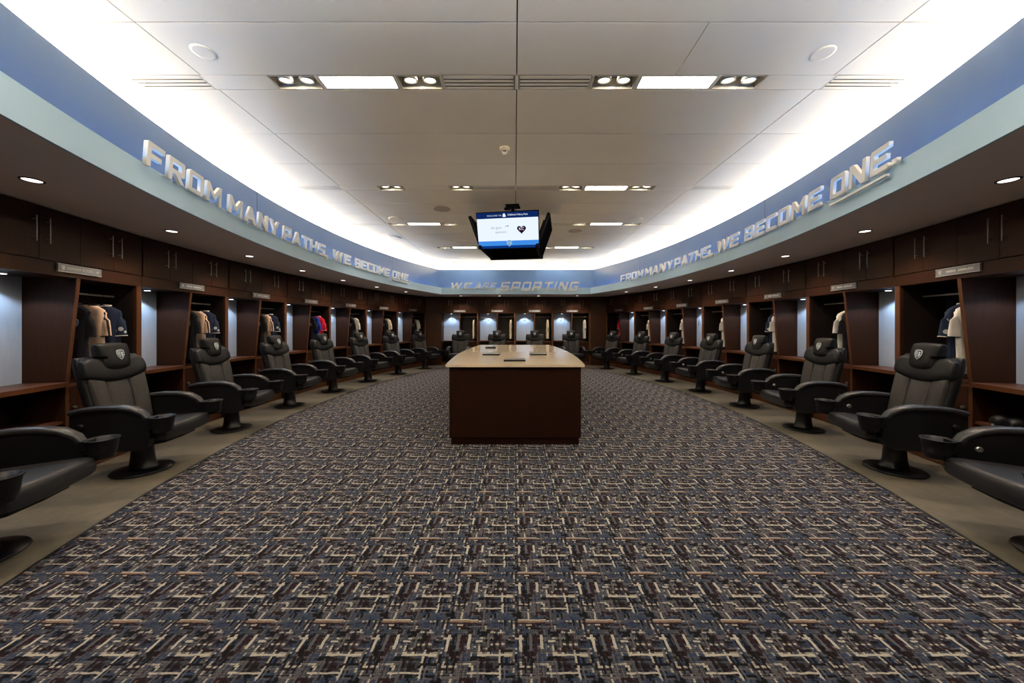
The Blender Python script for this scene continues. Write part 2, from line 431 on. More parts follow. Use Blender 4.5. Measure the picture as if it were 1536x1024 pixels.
# ------------------------------------------------------------------ ceiling with its light rows
ROWS = [1.20, 2.785, 4.92, 6.66, 8.66, 10.65]
SW = .165
LAY = [('can', -1.93, -1.56), ('pan', -1.545, -.94), ('can', -.925, -.585), ('vent', -.575, .0), ('vent', .03, .605), ('can', .62, .965), ('pan', .985, 1.59), ('can', 1.605, 1.97),
       ('vent', -3.03, -2.45), ('vent', 2.50, 3.08)]
LAY3 = [('can', -2.40, -2.07), ('pan', -2.04, -1.42), ('can', -1.40, -1.08), ('vent', -1.06, -.5), ('vent', .54, 1.08), ('can', 1.10, 1.40), ('pan', 1.44, 2.05), ('can', 2.07, 2.40),
        ('vent', -3.1, -2.46), ('vent', 2.50, 3.13)]
SEAMX = [-4.87, -2.43, .015, 2.47, 4.9]
def layout(i):
    L = LAY3 if i == 3 else LAY
    if i == 2: L = [q for q in L if q[:2] != ('pan', -1.545)]
    if i > 3: L = [q for q in L if not (q[0] == 'vent' and abs(q[1]) < 1)]
    return L
def build_ceiling():
    mb = MB(); g = .004
    xs_end = (-5.2, 5.3)
    def slab(x0, x1, y0, y1): mb.box(x0 + g, x1 - g, y0 + g, y1 - g, H_CEIL, H_CEIL + .015)
    seams = [xs_end[0]] + SEAMX[0:] + [xs_end[1]]
    def band(y0, y1, extra=()):
        s = sorted(set(seams) | set(extra))
        for a, b in zip(s, s[1:]):
            slab(a, b, y0, y1)
    ys = ROWS
    for q in range(5): band(ROWS[0] - SW / 2 - .61 * (q + 1), ROWS[0] - SW / 2 - .61 * q)
    for i, yc in enumerate(ys):
        y0, y1 = yc - SW / 2, yc + SW / 2
        nxt = ys[i + 1] - SW / 2 if i + 1 < len(ys) else 12.0
        k = 3 if i + 1 < len(ys) else 2
        for j in range(k):
            ya = y1 + (nxt - y1) * j / k; yb = y1 + (nxt - y1) * (j + 1) / k
            band(ya, yb, (1.245,) if (i == 0 and j == 2) else ())
        # strip: fill between the fixtures
        occ = sorted([(q[1], q[2]) for q in layout(i)])
        x = xs_end[0]
        cuts = []
        for a, b in occ:
            if a > x: cuts.append((x, a))
            x = b
        cuts.append((x, xs_end[1]))
        for a, b in cuts: mb.box(a + .001, b - .001, y0 + g, y1 - g, H_CEIL, H_CEIL + .015)
    struct(mb.build('ceiling', M['ceiling']))
    struct(MB().box(-6, 6, Y_REAR - 1.0, 12.3, H_CEIL + .19, H_CEIL + .2).build('ceiling_void', M['ceil_dark']))
ROWNAME = {1: 'nearest', 2: 'second', 3: 'third', 4: 'fourth', 5: 'farthest', 0: 'overhead'}
def side_words(x, L, kind):
    xs = sorted(q[1] for q in L if q[0] == kind)
    i = xs.index(x); n = len(xs)
    if n == 1: return 'the only one'
    names = {2: ['left', 'right'], 4: ['far left', 'centre-left', 'centre-right', 'far right'], 3: ['left', 'middle', 'right']}[n]
    return names[i]
def spot(name, parent, loc, watts, ang, blend, col, rad=.03, rot=(0, 0, 0)):
    l = bpy.data.lights.new(name, 'SPOT'); l.energy = watts; l.spot_size = ang; l.spot_blend = blend; l.color = col; l.shadow_soft_size = rad
    o = bpy.data.objects.new(name, l); COL.objects.link(o); o.parent = parent; o.location = loc; o.rotation_euler = rot
    return o
def build_fixtures():
    hd = H_CEIL
    def pan(x0, x1, y, lab):
        t = empty('ceiling_light_panel', ((x0 + x1) / 2, y, hd)); hw = (x1 - x0) / 2 - .002; d = SW / 2 - .005
        fr = MB(); e = .012
        for q in ((-hw, hw, -d, -d + e), (-hw, hw, d - e, d), (-hw, -hw + e, -d + e, d - e), (hw - e, hw, -d + e, d - e)): fr.box(*q, 0, .03)
        fr.build('frame', M['fix_white'], t)
        MB().box(-hw + e, hw - e, -d + e, d - e, .014, .02).build('diffuser', M['e_panel'], t)
        tag(t, lab, 'ceiling light', 'rectangular ceiling light panels')
    def can(x0, x1, y, lab):
        t = empty('ceiling_spotlight_pair', ((x0 + x1) / 2, y, hd)); hw = (x1 - x0) / 2 - .002; d = SW / 2 - .005; e = .006
        fr = MB()
        for q in ((-hw, hw, -d, -d + e), (-hw, hw, d - e, d), (-hw, -hw + e, -d + e, d - e), (hw - e, hw, -d + e, d - e)): fr.box(*q, 0, .085)
        fr.box(-hw, hw, -d, d, .085, .09)
        fr.build('housing', M['fix_grey'], t)
        for sx in (-1, 1):
            T = Matrix.Translation((sx * hw * .46, 0, .026)) @ Matrix.Rotation(R_(10), 4, 'X')
            lm = MB(); lm.lathe([(.034, .05), (.052, .03), (.056, -.01), (.050, -.014), (.044, -.004)], 20, 0, T, True, False)
            h = lm.build('lamp', M['fix_white'], t)
            MB().lathe([(.036, .002), (.036, -.003)], 18, 0, T).build('lens', M['e_can'], h)
        spot('spot_beam', t, (0, 0, .03), K_CAN * (.35 if y > 10 else 1), R_(110), .6, (1, .90, .74), .06)
        tag(t, lab, 'ceiling light', 'recessed pairs of ceiling spotlights')
    def vent(x0, x1, y, lab):
        t = empty('ceiling_vent', ((x0 + x1) / 2, y, hd)); hw = (x1 - x0) / 2 - .002; d = SW / 2 - .005
        MB().box(-hw, hw, -d, d, .060, .064).box(-hw, hw, -d, -d + .002, .004, .06).box(-hw, hw, d - .002, d, .004, .06).build('backing', M['slot'], t)
        sl = MB(); k = 4; w_ = (2 * d) / k
        for j in range(k):
            ya = -d + j * w_ + (.011 if j else 0); yb = -d + (j + 1) * w_ - (.0 if j == k - 1 else .004)
            sl.box(-hw, hw, ya, yb, 0, .003)
        sl.box(-hw, -hw + .008, -d, d, 0, .011); sl.box(hw - .008, hw, -d, d, 0, .011)
        sl.build('slats', M['ceiling'], t)
        tag(t, lab, 'ceiling vent', 'slotted ceiling air vents')
    for i, y in enumerate(ROWS):
        L = layout(i)
        for k, a, b in L:
            wd = side_words(a, L, k)
            if k == 'pan': pan(a, b, y, 'bright rectangular light panel, %s, in the %s row of ceiling fixtures' % (wd, ROWNAME[i]))
            if k == 'can': can(a, b, y, 'pair of round spotlights, %s, in the %s row of ceiling fixtures' % (wd, ROWNAME[i]))
            if k == 'vent' and i > 0: vent(a, b, y, 'white slotted air vent, %s, in the %s row of ceiling fixtures' % (wd, ROWNAME[i]))
build_ceiling(); build_fixtures()

def ceil_at(px, py):
    d = 488.5 - py; z = 523.15 * 1.94 / d; return ((px - 772.18) * z / 523.15, z)
def disc_thing(name, px, py, r, lab, cat, m, h=.012, grp=None):
    x, y = ceil_at(px, py)
    t = empty(name, (x, y, H_CEIL))
    MB().lathe([(r, 0), (r, -h * .6), (r * .86, -h)], 28).build('rim', M[m], t)
    MB().lathe([(r * .84, -h * .8), (r * .8, -h * 1.15)], 28).build('cover', M[m], t)
    tag(t, lab, cat, grp)
disc_thing('ceiling_speaker', 662, 313, .15, 'round beige ceiling speaker left of the hanging screens', 'speaker', 'speaker', .006, 'round ceiling speakers')
disc_thing('ceiling_speaker', 863, 346, .15, 'round beige ceiling speaker right of the hanging screens', 'speaker', 'speaker', .006, 'round ceiling speakers')
disc_thing('smoke_detector_cover', 305, 78, .075, 'round white cover plate on the ceiling at upper left', 'cover plate', 'ceiling', .004, 'round ceiling cover plates')
disc_thing('smoke_detector_cover', 1234, 80, .075, 'round white cover plate on the ceiling at upper right', 'cover plate', 'ceiling', .004, 'round ceiling cover plates')
disc_thing('ceiling_cover_plate', 594, 328, .13, 'round white plate by the third row of lights, left side', 'cover plate', 'ceiling', .008, 'round ceiling cover plates')
disc_thing('ceiling_cover_plate', 953, 329, .13, 'round white plate by the third row of lights, right side', 'cover plate', 'ceiling', .008, 'round ceiling cover plates')
disc_thing('round_air_diffuser', 590, 356, .17, 'round white air diffuser on the bright left part of the ceiling', 'air diffuser', 'fix_white', .02)
def smoke():
    x, y = ceil_at(757, 222)
    t = empty('ceiling_sensor', (x, y, H_CEIL))
    MB().lathe([(.055, 0), (.055, -.02), (.038, -.03)], 20).build('base', M['fix_grey'], t)
    MB().lathe([(.03, -.03), (.03, -.055), (.012, -.075)], 16).build('head', M['fix_white'], t)
    MB().box(-.018, .018, -.034, -.028, -.052, -.040).build('sensor_window', M['slot'], t)
    tag(t, 'small white sensor hanging near the middle ceiling seam', 'sensor')
smoke()

# ------------------------------------------------------------------ soffit downlights
def build_downlights():
    def dl(x, y, lab):
        t = empty('soffit_downlight', (x, y, H_SOF))
        MB().lathe([(.056, 0), (.056, -.004), (.047, -.006), (.042, .0)], 28, cap=False).build('trim_ring', M['trim_dark'], t)
        MB().lathe([(.043, -.001), (.043, -.003)], 24).build('lens', M['e_down'], t)
        spot('downlight_beam', t, (0, 0, -.02), K_DOWN, R_(130), .8, (1, .80, .62), .05)
        tag(t, lab, 'downlight', 'soffit downlights')
    ordn = ['first', 'second', 'third', 'fourth', 'fifth', 'sixth', 'seventh']
    for sd, nm in ((-1, 'left'), (1, 'right')):
        for i in range(-1, 7):
            p = arc(sd, 12.65, -.288 + TP * i)
            dl(p.x, p.y, ('round soffit downlight, %s along the %s side counting away from the camera' % (ordn[i], nm)) if i >= 0 else 'round soffit downlight at the %s side behind the camera' % nm)
    for i, nm in enumerate(['far left', 'centre-left', 'centre-right', 'far right']):
        dl(X0 + (i - 1.5) * BACK_PITCH + .1, Y_CHAIR + .05, 'tiny round downlight under the back soffit, ' + nm)
    for s_, nm in ((-1, 'left'), (1, 'right')): pass
build_downlights()

# ------------------------------------------------------------------ raised letters
t = .21
def G(w_, outer, *holes): return (w_, outer, holes)
GL = {
 'F': G(.95, [(0, 0), (t, 0), (t, .36), (.78, .36), (.78, .56), (t, .56), (t, .79), (.95, .79), (.95, 1), (.06, 1), (0, .94)]),
 'R': G(1.0, [(0, 0), (t, 0), (t, .33), (.42, .33), (.74, 0), (1.0, 0), (.68, .33), (.92, .33), (.98, .40), (.98, .92), (.90, 1), (0, 1)], [(t, .53), (t, .80), (.77, .80), (.77, .53)]),
 'O': G(1.0, [(.07, 0), (.93, 0), (1, .08), (1, .92), (.93, 1), (.07, 1), (0, .92), (0, .08)], [(t, .20), (t, .80), (1 - t, .80), (1 - t, .20)]),
 'M': G(1.15, [(0, 0), (t, 0), (t, .62), (.50, .25), (.65, .25), (.94, .62), (.94, 0), (1.15, 0), (1.15, 1), (.96, 1), (.575, .50), (.19, 1), (0, 1)]),
 'A': G(1.05, [(0, 0), (.23, 0), (.34, .22), (.71, .22), (.82, 0), (1.05, 0), (.64, 1), (.41, 1)], [(.43, .40), (.525, .66), (.62, .40)]),
 'N': G(1.0, [(0, 0), (t, 0), (t, .64), (.74, 0), (1, 0), (1, 1), (1 - t, 1), (1 - t, .36), (.26, 1), (0, 1)]),
 'Y': G(1.0, [(.395, 0), (.605, 0), (.605, .40), (1, 1), (.76, 1), (.50, .60), (.24, 1), (0, 1), (.395, .40)]),
 'P': G(1.0, [(0, 0), (t, 0), (t, .30), (.92, .30), (1, .38), (1, .92), (.92, 1), (0, 1)], [(t, .50), (t, .80), (.79, .80), (.79, .50)]),
 'T': G(1.0, [(.395, 0), (.605, 0), (.605, .79), (1, .79), (1, 1), (0, 1), (0, .79), (.395, .79)]),
 'H': G(1.0, [(0, 0), (t, 0), (t, .40), (.79, .40), (.79, 0), (1, 0), (1, 1), (.79, 1), (.79, .60), (t, .60), (t, 1), (0, 1)]),
 'S': G(1.0, [(0, 0), (.92, 0), (1, .08), (1, .52), (.92, .60), (t, .60), (t, .80), (1, .80), (1, 1), (.08, 1), (0, .92), (0, .48), (.08, .40), (.79, .40), (.79, .20), (0, .20)]),
 'W': G(1.35, [(.24, 0), (.44, 0), (.675, .62), (.91, 0), (1.11, 0), (1.35, 1), (1.13, 1), (.99, .38), (.77, 1), (.58, 1), (.36, .38), (.22, 1), (0, 1)]),
 'E': G(.95, [(0, 0), (.95, 0), (.95, .21), (t, .21), (t, .40), (.84, .40), (.84, .60), (t, .60), (t, .79), (.95, .79), (.95, 1), (.06, 1), (0, .94)]),
 'B': G(1.0, [(0, 0), (.93, 0), (1, .08), (1, .43), (.94, .50), (.98, .56), (.98, .92), (.90, 1), (0, 1)], [(t, .19), (t, .41), (.79, .41), (.79, .19)], [(t, .59), (t, .81), (.77, .81), (.77, .59)]),
 'C': G(.97, [(.07, 0), (.97, 0), (.97, .21), (t, .21), (t, .79), (.97, .79), (.97, 1), (.07, 1), (0, .92), (0, .08)]),
 'I': G(.25, [(0, 0), (t, 0), (t, 1), (0, 1)]),
 'G': G(1.0, [(.07, 0), (.93, 0), (1, .08), (1, .56), (.50, .56), (.50, .37), (.79, .37), (.79, .20), (t, .20), (t, .80), (1, .80), (1, 1), (.07, 1), (0, .92), (0, .08)]),
 '.': G(.24, [(0, 0), (.22, 0), (.22, .2), (0, .2)]),
 ',': G(.24, [(0, -.16), (.12, -.16), (.22, 0), (.22, .2), (0, .2), (0, 0), (.06, 0)]),
}
glyph_cache = {}
def glyph(ch, wid, hgt, shear, depth):
    key = (ch, round(wid, 3), hgt, shear)
    if key in glyph_cache: return glyph_cache[key]
    w_, outer, holes = GL[ch]
    cu = bpy.data.curves.new('g', 'CURVE'); cu.dimensions = '2D'; cu.fill_mode = 'BOTH'; cu.extrude = depth / 2; cu.bevel_depth = .0025; cu.offset = -.0025
    for pl in (outer,) + tuple(holes):
        sp = cu.splines.new('POLY'); sp.points.add(len(pl) - 1); sp.use_cyclic_u = True
        for p, (x, y) in zip(sp.points, pl): p.co = (x / w_ * wid - wid / 2 + (y - .5) * hgt * shear, y * hgt, 0, 1)
    o = bpy.data.objects.new('g', cu); COL.objects.link(o); bpy.context.view_layer.update()
    me = bpy.data.meshes.new_from_object(o.evaluated_get(bpy.context.evaluated_depsgraph_get()))
    bpy.data.objects.remove(o); bpy.data.curves.remove(cu)
    me.transform(Matrix.Rotation(pi / 2, 4, 'X'))    # faces -y
    me.materials.clear(); me.materials.append(M['letter_face'])
    glyph_cache[key] = me
    return me
def place_word(word, s0, s1, z, hgt, shear, parent, putter, gap=.27):
    tot = sum(GL[c][0] for c in word) + gap * (len(word) - 1)
    k = (s1 - s0) / tot; s = s0
    for c in word:
        wd = GL[c][0] * k
        me = glyph(c, wd, hgt, shear, .022)
        o = bpy.data.objects.new({',': 'comma', '.': 'full_stop'}.get(c, 'letter'), me); COL.objects.link(o); o.parent = parent
        putter(o, s + wd / 2, z); s += wd + gap * k
def arc_putter(side, R):
    def put(o, s, z):
        if side < 0: th = s / R_LIP; p = arc(-1, R, th); o.rotation_euler = (0, 0, pi / 2 - th)
        else: th = -s / R_LIP; p = arc(1, R, th); o.rotation_euler = (0, 0, -pi / 2 + th)
        o.location = (p.x, p.y, z)
    return put
def build_signs():
    zb = EYE + 1.118; R = R_LIP - .050
    for sd, nm, words, ul, dot in (
        (-1, 'left', [('FROM', -3.52, -2.60), ('MANY', -2.47, -1.49), ('PATHS', -1.38, -.24), (',', -.19, -.14), ('WE', .02, .62), ('BECOME', .79, 2.16), ('ONE', 2.30, 3.00)], (2.30, 3.00), (3.03, 3.07)),
        (1, 'right', [('FROM', -3.17, -2.17), ('MANY', -2.07, -.98), ('PATHS', -.90, .27), (',', .31, .35), ('WE', .49, 1.06), ('BECOME', 1.22, 2.67), ('ONE', 2.81, 3.48)], (2.80, 3.45), (3.52, 3.57))):
        root = empty('wall_lettering', arc(sd, R_LIP, 0) + Vector((0, 0, H_LIP))); inv = Matrix.Translation(-root.location)
        put0 = arc_putter(sd, R)
        def put(o, s, z, put0=put0, root=root):
            put0(o, s, z); o.location = Vector(o.location) - root.location
        for wd, a, b in words: place_word(wd, a, b, zb, .182, .10, root, put)
        place_word('.', dot[0], dot[1], zb, .182, .10, root, put)
        u = MB(); n = 10
        for i in range(n):
            a = ul[0] + (ul[1] - ul[0]) * i / n; b = ul[0] + (ul[1] - ul[0]) * (i + 1) / n
            sg = 1 if sd < 0 else -1
            P = []
            for s_ in (a, b):
                for r in (R - .011, R + .011):
                    q = arc(sd, r, sg * s_ / R_LIP)
                    for z in (zb - .050, zb - .032): P.append((q.x - root.location.x, q.y - root.location.y, z - root.location.z))
            u.add(P, [(0, 1, 3, 2), (4, 6, 7, 5), (0, 4, 5, 1), (2, 3, 7, 6), (1, 5, 7, 3), (0, 2, 6, 4)])
        u.build('underline', M['letter_face'], root)
        # stand-off pins carry the letters on the lip
        pins = MB(); sg = 1 if sd < 0 else -1
        s_ = -3.3
        while s_ < 3.3:
            a = arc(sd, R + .01, sg * s_ / R_LIP) - root.location; b = arc(sd, R_LIP - .017, sg * s_ / R_LIP) - root.location
            a.z = b.z = zb + .012 - root.location.z
            pins.tube([a, b], .004, 6); s_ += .125
        pins.build('mounting_pins', M['silver'], root)
        tag(root, 'raised white letters FROM MANY PATHS, WE BECOME ONE on the %s wall' % nm, 'lettering', 'raised wall lettering')
    root = empty('wall_lettering', (X0, Y_LIP, H_LIP))
    def putb(o, s, z): o.location = (s - X0, -.045, z - H_LIP)
    place_word('WE', -1.93, -1.29, EYE + 1.095, .20, .28, root, putb)
    place_word('ARE', -1.18, -.56, EYE + 1.095, .20, .28, root, putb)
    place_word('SPORTING', -.42, 1.90, EYE + 1.045, .275, .28, root, putb, .26)
    pins = MB()
    x = -1.8
    while x < 1.85: pins.tube([(x - X0, -.045, EYE + 1.13 - H_LIP), (x - X0, -.017, EYE + 1.13 - H_LIP)], .004, 6); x += .2
    pins.build('mounting_pins', M['silver'], root)
    tag(root, 'raised slanted letters WE ARE SPORTING on the back wall', 'lettering', 'raised wall lettering')
build_signs()

# ------------------------------------------------------------------ lockers
DEP = .40
PLATES = {}
def make_locker(W, sx, name_text=None, number=None, py=.215, pang=128):
    """sx=+1: lit writing niche on the viewer's left, hanging closet on the right; sx=-1 mirrored. faces -y, back at y=DEP"""
    hw = W / 2; rt = empty('locker')
    def B(nm, m, *bx, parent=None, bevel=0.):
        mb = MB()
        for q in bx: mb.box(q[0] * sx, q[1] * sx, *q[2:])
        return mb.build(nm, m, parent or rt, bevel)
    zo = EYE + .415
    B('post', M['wood'], (hw - .058, hw - .001, .008, DEP, 0, zo))
    B('post_edge', M['wood_edge'], (hw - .0585, hw - .0005, 0, .008, 0, zo))
    B('side_panel', M['wood'], (-hw + .001, -hw + .014, .02, DEP, 0, zo))
    B('valance', M['wood'], (-hw + .001, hw - .001, 0, .03, zo, zo + .11), (-hw + .001, hw - .001, .03, DEP, zo, zo + .02), )
    B('upper_cabinet', M['wood'], (-hw + .001, hw - .001, .012, DEP, zo + .11, H_SOF - .003))
    dw = (W - .02) / 4
    for k in range(4):
        a = -hw + .008 + k * (dw + .0013)
        d = B('cabinet_door', M['wood'], (a + .001, a + dw - .001, -.008, .012, zo + .117, H_SOF - .012))
        hx = a + (dw - .048 if k % 2 == 0 else .048)
        h = MB(); h.tube([(hx * sx, -.036, EYE + .66), (hx * sx, -.036, EYE + .86)], .0042, 8)
        for zz in (EYE + .69, EYE + .83): h.tube([(hx * sx, -.036, zz), (hx * sx, -.006, zz)], .004, 6)
        h.build('handle', M['handle'], d)
    # tapered divider
    mb = MB(); pr = [(.005, zo), (DEP, zo), (DEP, .0), (.085, .0), (.085, .80)]
    mb.prism(pr, 'x', -.016 * sx, .016 * sx); mb.build('divider', M['wood'], rt)
    mb = MB(); mb.prism([(.0035, zo), (.0055, zo), (.0855, .80), (.0835, .80)], 'x', -.0165 * sx, .0165 * sx)
    mb.prism([(.0835, .80), (.0855, .80), (.0855, .02), (.0835, .02)], 'x', -.0165 * sx, .0165 * sx); mb.build('divider_edge', M['wood_edge'], rt)
    B('back_panel', M['laminate'], (-hw + .014, -.016, DEP - .02, DEP - .008, .81, zo))
    B('back_board', M['wood_dark_shaded'], (-hw + .014, hw - .058, DEP - .007, DEP, .0, zo), (.017, hw - .058, DEP - .012, DEP - .007, .0, zo))
    B('desk_shelf', M['woodh'], (-hw + .014, -.017, .062, DEP - .008, .775, .81))
    B('desk_edge', M['wood_edge'], (-hw + .014, -.017, .058, .062, .772, .8102))
    B('lower_shelf', M['woodh'], (-hw + .014, -.017, .10, DEP - .008, .45, .475))
    B('plinth', M['wood_edge'], (-hw + .014, hw - .058, .055, .075, 0, .095))
    B('closet_floor', M['woodh'], (.017, hw - .058, .085, DEP - .012, .76, .785))
    cd = B('closet_door', M['wood'], (.02, hw - .061, .083, .10, .10, .755))
    k = MB(); k.lathe([(.012, .02), (.012, .004), (.007, 0)], 12, 0, Matrix.Translation((.05 * sx, .083, .58)) @ Matrix.Rotation(pi / 2, 4, 'X'))
    k.build('lock_knob', M['silver'], cd)
    r = MB(); r.tube([(.016 * sx, .2, 1.60), ((hw - .058) * sx, .2, 1.60)], .010, 12); r.build('clothes_rail', M['handle'], rt)
    B('closet_shade', M['wood_dark_shaded'], (hw - .0605, hw - .0582, .03, DEP - .012, .786, zo))  # thin near-black sheets added on the closet sides, standing in for shade
    B('closet_shade', M['wood_dark_shaded'], (.0172, .0192, .09, DEP - .012, .786, zo))
    # puck light
    pk = MB(); T = Matrix.Translation((-.335 * sx * W / 1.31, py, zo))
    pk.lathe([(.036, .0), (.036, -.010), (.030, -.013)], 20, 0, T); p = pk.build('puck_light', M['silver'], rt)
    MB().lathe([(.027, -.0125), (.027, -.0145)], 18, 0, T).build('lens', M['e_puck'], p)
    spot('puck_beam', rt, (-.335 * sx * W / 1.31, py, zo - .02), K_PUCK, R_(pang), .30, (.60, .78, 1.0), .012)
    # nameplate
    pl = B('nameplate', M['plate'], (-.19 * sx, .19 * sx, -.013, -.0005, EYE + .455, EYE + .518))
    B('nameplate_rim', M['plate_edge'], (-.193, .193, -.0145, -.0005, EYE + .452, EYE + .457), (-.193, .193, -.0145, -.0005, EYE + .516, EYE + .520), parent=pl)
    c = MB(); c.prism([(-.165, EYE + .505), (-.135, EYE + .505), (-.135, EYE + .480), (-.150, EYE + .464), (-.165, EYE + .480)], 'y', -.0142, -.013)
    c.build('nameplate_crest', M['plate_edge'], pl)
    if name_text:
        text_mesh('nameplate_text', name_text, .030, M['plate_text'], pl, XZ(.025, -.0135, EYE + .487), 1.05)
    else:
        m_ = MB(); x = -.09; rr = random.Random(int(W * 1000) + sx)
        for q in range(16):
            if q != 6: m_.box(x, x + .011, -.0142, -.013, EYE + .478, EYE + .497 - (.006 if rr.random() < .3 else 0))
            x += .0145
        m_.build('nameplate_text', M['plate_text'], pl)
    if number:
        text_mesh('number', number, .17, M['number'], rt, XZ(-.335 * W / 1.31, DEP - .0215, 1.525))
    return rt

ORD = ['nearest', 'second', 'third', 'fourth', 'fifth', 'sixth', 'farthest']
def on_arc(o, side, R, i, z=0.):
    th = TH0 + TP * i; p = arc(side, R, th)
    o.location = (p.x, p.y, z); o.rotation_euler = (0, 0, (pi / 2 - th) if side < 0 else (-pi / 2 + th))
    return o
LOCKERS = {}
def build_lockers():
    WA = TP * R_FACE - .001
    for sd, nm, sx in ((-1, 'left', 1), (1, 'right', -1)):
        proto = None
        for i in range(-1, 7):
            if i == 0 and sd < 0:
                o = make_locker(WA, sx, 'JOHNNY RUSSELL #7')
            elif proto is None: o = proto = make_locker(WA, sx)
            else: o = copy_tree(proto)
            on_arc(o, sd, R_FACE, i)
            if i < 0: tag(o, 'dark wood locker cut off at the %s edge of the photo' % nm, 'locker', 'dark wood lockers')
            else: tag(o, 'dark wood locker with lit niche, %s along the %s wall' % (ORD[i], nm), 'locker', 'dark wood lockers')
            LOCKERS[nm, i] = o
    for i, num in enumerate(['1', '1', '2', '3']):
        o = make_locker(BACK_PITCH - .002, 1, None, num, .22, 108)
        o.location = (X0 + (i - 1.5) * BACK_PITCH, Y_FACE, 0)
        tag(o, 'dark wood locker with bluish lit niche on the back wall, %s' % ['leftmost', 'second from left', 'third from left', 'rightmost'][i], 'locker', 'dark wood lockers')
        LOCKERS['back', i] = o
    # blank corner panels between the curved rows and the back row
    for sd, nm in ((-1, 'left'), (1, 'right')):
        th = TH0 + TP * 6.5; p = arc(sd, R_FACE + .001, th); q = Vector((X0 + sd * 2 * BACK_PITCH, Y_FACE + .001, 0))
        q0 = arc(sd, R_FACE + .35, th); 
        pts = [(p.x, p.y), (q.x, q.y), (q.x, q.y + .3), (q0.x, q0.y)]
        mb = MB(); mb.prism(pts, 'z', 0, H_SOF - .003)
        tag(mb.build('corner_panel', M['wood']), 'plain dark wood filler panel in the %s back corner' % nm, 'panel', 'corner filler panels')
build_lockers()

# ------------------------------------------------------------------ chairs
def shield(mb, T, sc, lod=True):
    def P(pts, y0, y1, mi): mb.prism([(x * sc, z * sc) for x, z in pts], 'y', y0, y1, mi, T)
    outer = [(-.42, .42), (-.2, .49), (0, .51), (.2, .49), (.42, .42), (.47, .15), (.42, -.12), (.26, -.38), (0, -.6), (-.26, -.38), (-.42, -.12), (-.47, .15)]
    P(outer, -.002, 0, 0)
    P([(x * .82, z * .82 - .005) for x, z in outer], -.0028, -.002, 1)
    for k in range(5):
        z = .28 - k * .13; wl = .36 if k < 3 else .36 - (k - 2) * .09
        P([(-wl, z), (-.03, z + .03), (-.03, z - .04), (-wl, z - .065)], -.0036, -.0028, 2)
    P([(.02, .25), (.08, .30), (.14, .24), (.30, .20), (.32, .12), (.20, .10), (.24, -.02), (.32, -.08), (.26, -.16), (.20, -.12), (.16, -.28), (.06, -.33), (.08, -.18), (.04, -.05), (.08, .08)], -.0036, -.0028, 2)

